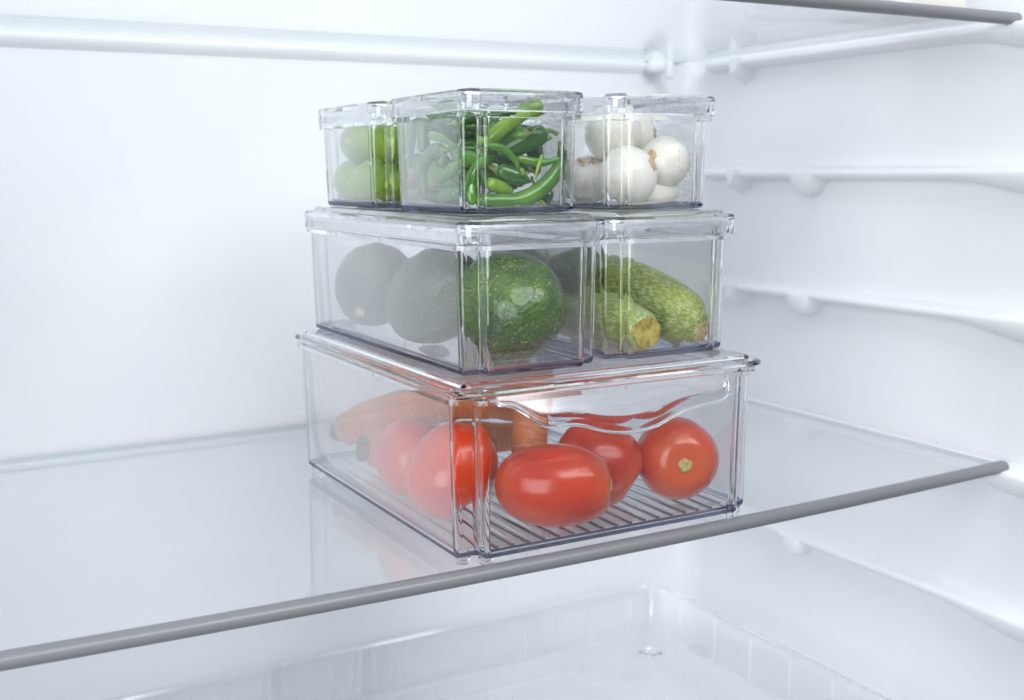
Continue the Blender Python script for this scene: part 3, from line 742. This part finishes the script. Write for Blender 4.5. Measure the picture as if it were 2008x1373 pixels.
for k in range(28):
    c = Vector((rnd.uniform(.045, .085), rnd.uniform(.074, .135), (.197 + .0019*k))); a = rnd.uniform(0, math.pi*2); Lh = rnd.uniform(.014, .024)
    d = Vector((math.cos(a), math.sin(a), rnd.uniform(-.35, .35))); e = Vector((-d.y, d.x, rnd.uniform(-.4, .4)))*rnd.uniform(-.007, .007)
    r = rnd.uniform(.0038, .0056)
    chili('green chilli buried inside the heap behind the front ones', clampc([c - d*Lh, c + e, c + d*Lh], r), r, rnd.choice((G, G, D_)), 'body', 40 + k, (rnd.uniform(-.002, .002), 0, rnd.uniform(0, .003)))

# limes
def lime(label, loc, r, axis, seed):
    P = egg(r, r*1.08, 24, 0, 2.1); P[-1] = (.0004, r*1.14); P[-2] = (r*.10, r*1.11); P[0] = (.0004, -r*1.10)
    o = link('lime', lathe('lime', P, 32, .03, 40, seed), M_LIME, None, smooth=180)
    tag(o, label, 'lime', 'limes in the top left container'); place(o, loc, axis, seed)
    link('stem_scar', loops_mesh('stem_scar', [[(rr*math.cos(a), rr*math.sin(a), r*1.13 + dz) for a in [2*math.pi*k/12 for k in range(12)]] for rr, dz in ((.0022, -.0012), (.0018, .0004), (.0008, .0001))]), M_SCAR, o, smooth=60)
for s, (lab, loc, r, ax) in enumerate((
 ('upper lime with its stem scar towards the hazy left wall', (.0480, .2560, .2350), .0138, (-.8, -.5, .1)),
 ('lime at the back of the upper layer, partly hidden', (.0740, .2655, .2340), .0140, (.3, .4, .9)),
 ('large pale lime at the bottom back left corner', (.0472, .2640, .2078), .0160, (.2, .8, .4)),
 ('lime at the bottom of the left wall, nearer the front', (.0475, .2310, .2074), .0154, (.6, -.2, .6)),
 ('upper front lime with brown stem scar behind the chilli container', (.0470, .1970, .2345), .0142, (.55, -.80, .1)),
 ('bottom front lime just inside the front wall', (.0462, .1972, .2065), .0145, (.1, .9, .3)),
 ('bottom lime beside the front right corner, hidden by the chillies', (.0820, .1985, .2066), .0145, (-.5, .4, .6)),
 ('lime in the middle of the bottom layer', (.0805, .2330, .2066), .0146, (.4, .4, .6)),
 ('lime at the bottom back right', (.0815, .2655, .2064), .0142, (-.4, .3, .8)))):
    lime(lab, loc, r, ax, s + 1.0)

# onions and garlic
def onion(label, loc, r, rz, axis, seed, root=True):
    P = []
    for i in range(27):
        a = -math.pi/2 + math.pi*i/26; rr = r*abs(math.cos(a))**.92; z = rz*math.sin(a)
        if math.sin(a) < -.8: z -= rz*.10*((-math.sin(a)-.8)/.2)**2
        P.append((max(rr, .0003), z))
    o = link('onion', lathe('onion', P, 40, .03, 45, seed, 5, .006), M_ONION, None, smooth=180)
    tag(o, label, 'onion', 'peeled white onions in the top right container'); place(o, loc, axis, seed)
    if root:
        link('root_plate', loops_mesh('root_plate', [[(rr*math.cos(a)*(1 + .16*math.sin(4*a + seed)), rr*math.sin(a)*(1 + .14*math.cos(7*a + seed)), rz + dz) for a in [2*math.pi*k/22 for k in range(22)]] for rr, dz in ((r*.27, -rz*.060), (r*.24, -rz*.012), (r*.14, rz*.014), (r*.05, rz*.016))]), M_ROOT, o, smooth=60)
    return o
onion('large peeled onion at the front left with tan root facing up right', (.1545, .0668, .2108), .0188, .0186, (.50, -.76, .42), 1)
onion('peeled onion at the right with brown root turned to the left', (.1832, .0662, .2200), .0164, .0160, (-.90, -.30, .22), 2)
onion('flat peeled onion lying under the right hand onion', (.1790, .0700, .2010), .0095, .0165, (.92, -.15, .05), 3)
onion('large peeled onion high up at the left, under the lid', (.1605, .0930, .2385), .0188, .0182, (.1, .8, -.5), 4, False)
onion('peeled onion at the back with a tan root spot near the lid', (.1840, .1040, .2380), .0152, .0158, (.60, -.72, .05), 5)
onion('peeled onion at the bottom behind the flat one', (.1810, .1050, .2070), .0150, .0150, (.3, .8, .2), 6)
# garlic head: a lobed bulb with a neck and a root tuft
P = []
for i in range(27):
    t = i/26; a = -math.pi/2 + math.pi*t
    rr = .0168*abs(math.cos(a))**.8; z = .0140*math.sin(a)
    if t > .86: rr = max(.0026, rr*.8); z += .010*((t-.86)/.14)
    P.append((max(rr, .0006), z))
gar = link('garlic_bulb', lathe('garlic_bulb', P, 54, .04, 60, 3, 9, .045), M_GARLIC, None, smooth=180)
tag(gar, 'whole garlic bulb with brown root tuft behind the chilli container', 'garlic'); place(gar, (.1490, .1050, .2085), (.30, .35, -.70), .6)
v, f = [], []
rnd = random.Random(5); tl = []
me_all_v, me_all_f = [], []
for k in range(70):
    a = rnd.uniform(0, 2*math.pi); rr = rnd.uniform(.0005, .0048); Lr = rnd.uniform(.002, .0050)
    p = Vector((rr*math.cos(a), rr*math.sin(a), -.0132)); d = Vector((math.cos(a)*.9, math.sin(a)*.9, -1)).normalized()
    loops = tube_loops([p, p + d*Lr*.6, p + d*Lr + Vector((0, 0, .0006))], [.00028, .00024, .00012], 4)
    b = len(me_all_v); me_all_v += [q for Lp in loops for q in Lp]
    for kk in range(2):
        for i in range(4):
            me_all_f.append((b + kk*4 + i, b + kk*4 + (i+1) % 4, b + (kk+1)*4 + (i+1) % 4, b + (kk+1)*4 + i))
rt = link('root_tuft', mesh('root_tuft', me_all_v, me_all_f), M_ROOT, gar); rt['kind'] = 'stuff'

# pale wrapped food on the upper shelf, seen from below through the glass
t = thing('food_tray', 'shallow pale round tray resting on the upper glass shelf', 'tray', (.352, .118, .3244))
link('tray_base', loops_mesh('tray_base', [[(r*math.cos(a), .62*r*math.sin(a), z) for a in [2*math.pi*k/48 for k in range(48)]] for r, z in ((.048, 0), (.053, .001), (.057, .012), (.060, .014), (.058, .015), (.050, .004))]), clear_sheet('tray_plastic', tint=(.9, .9, .9), f0=.06, veil=.22), t)
t = thing('wrapped_pack', 'pale wrapped food pack lying on the upper glass shelf', 'pack', (.405, .085, .3244))
link('pack_body', loops_mesh('pack_body', [[(x*s, y*s, z) for x, y in rrect(-.036, .036, -.040, .040, .012)] for s, z in ((.96, 0), (1.0, .002), (1.02, .012), (.97, .020))]), M_PACK, t)
bevel_box('pack_label', -.012, .012, -.010, .010, -.0001, .0010, .0004, principled('grey_label', (.45, .46, .48), .5), t, 1)
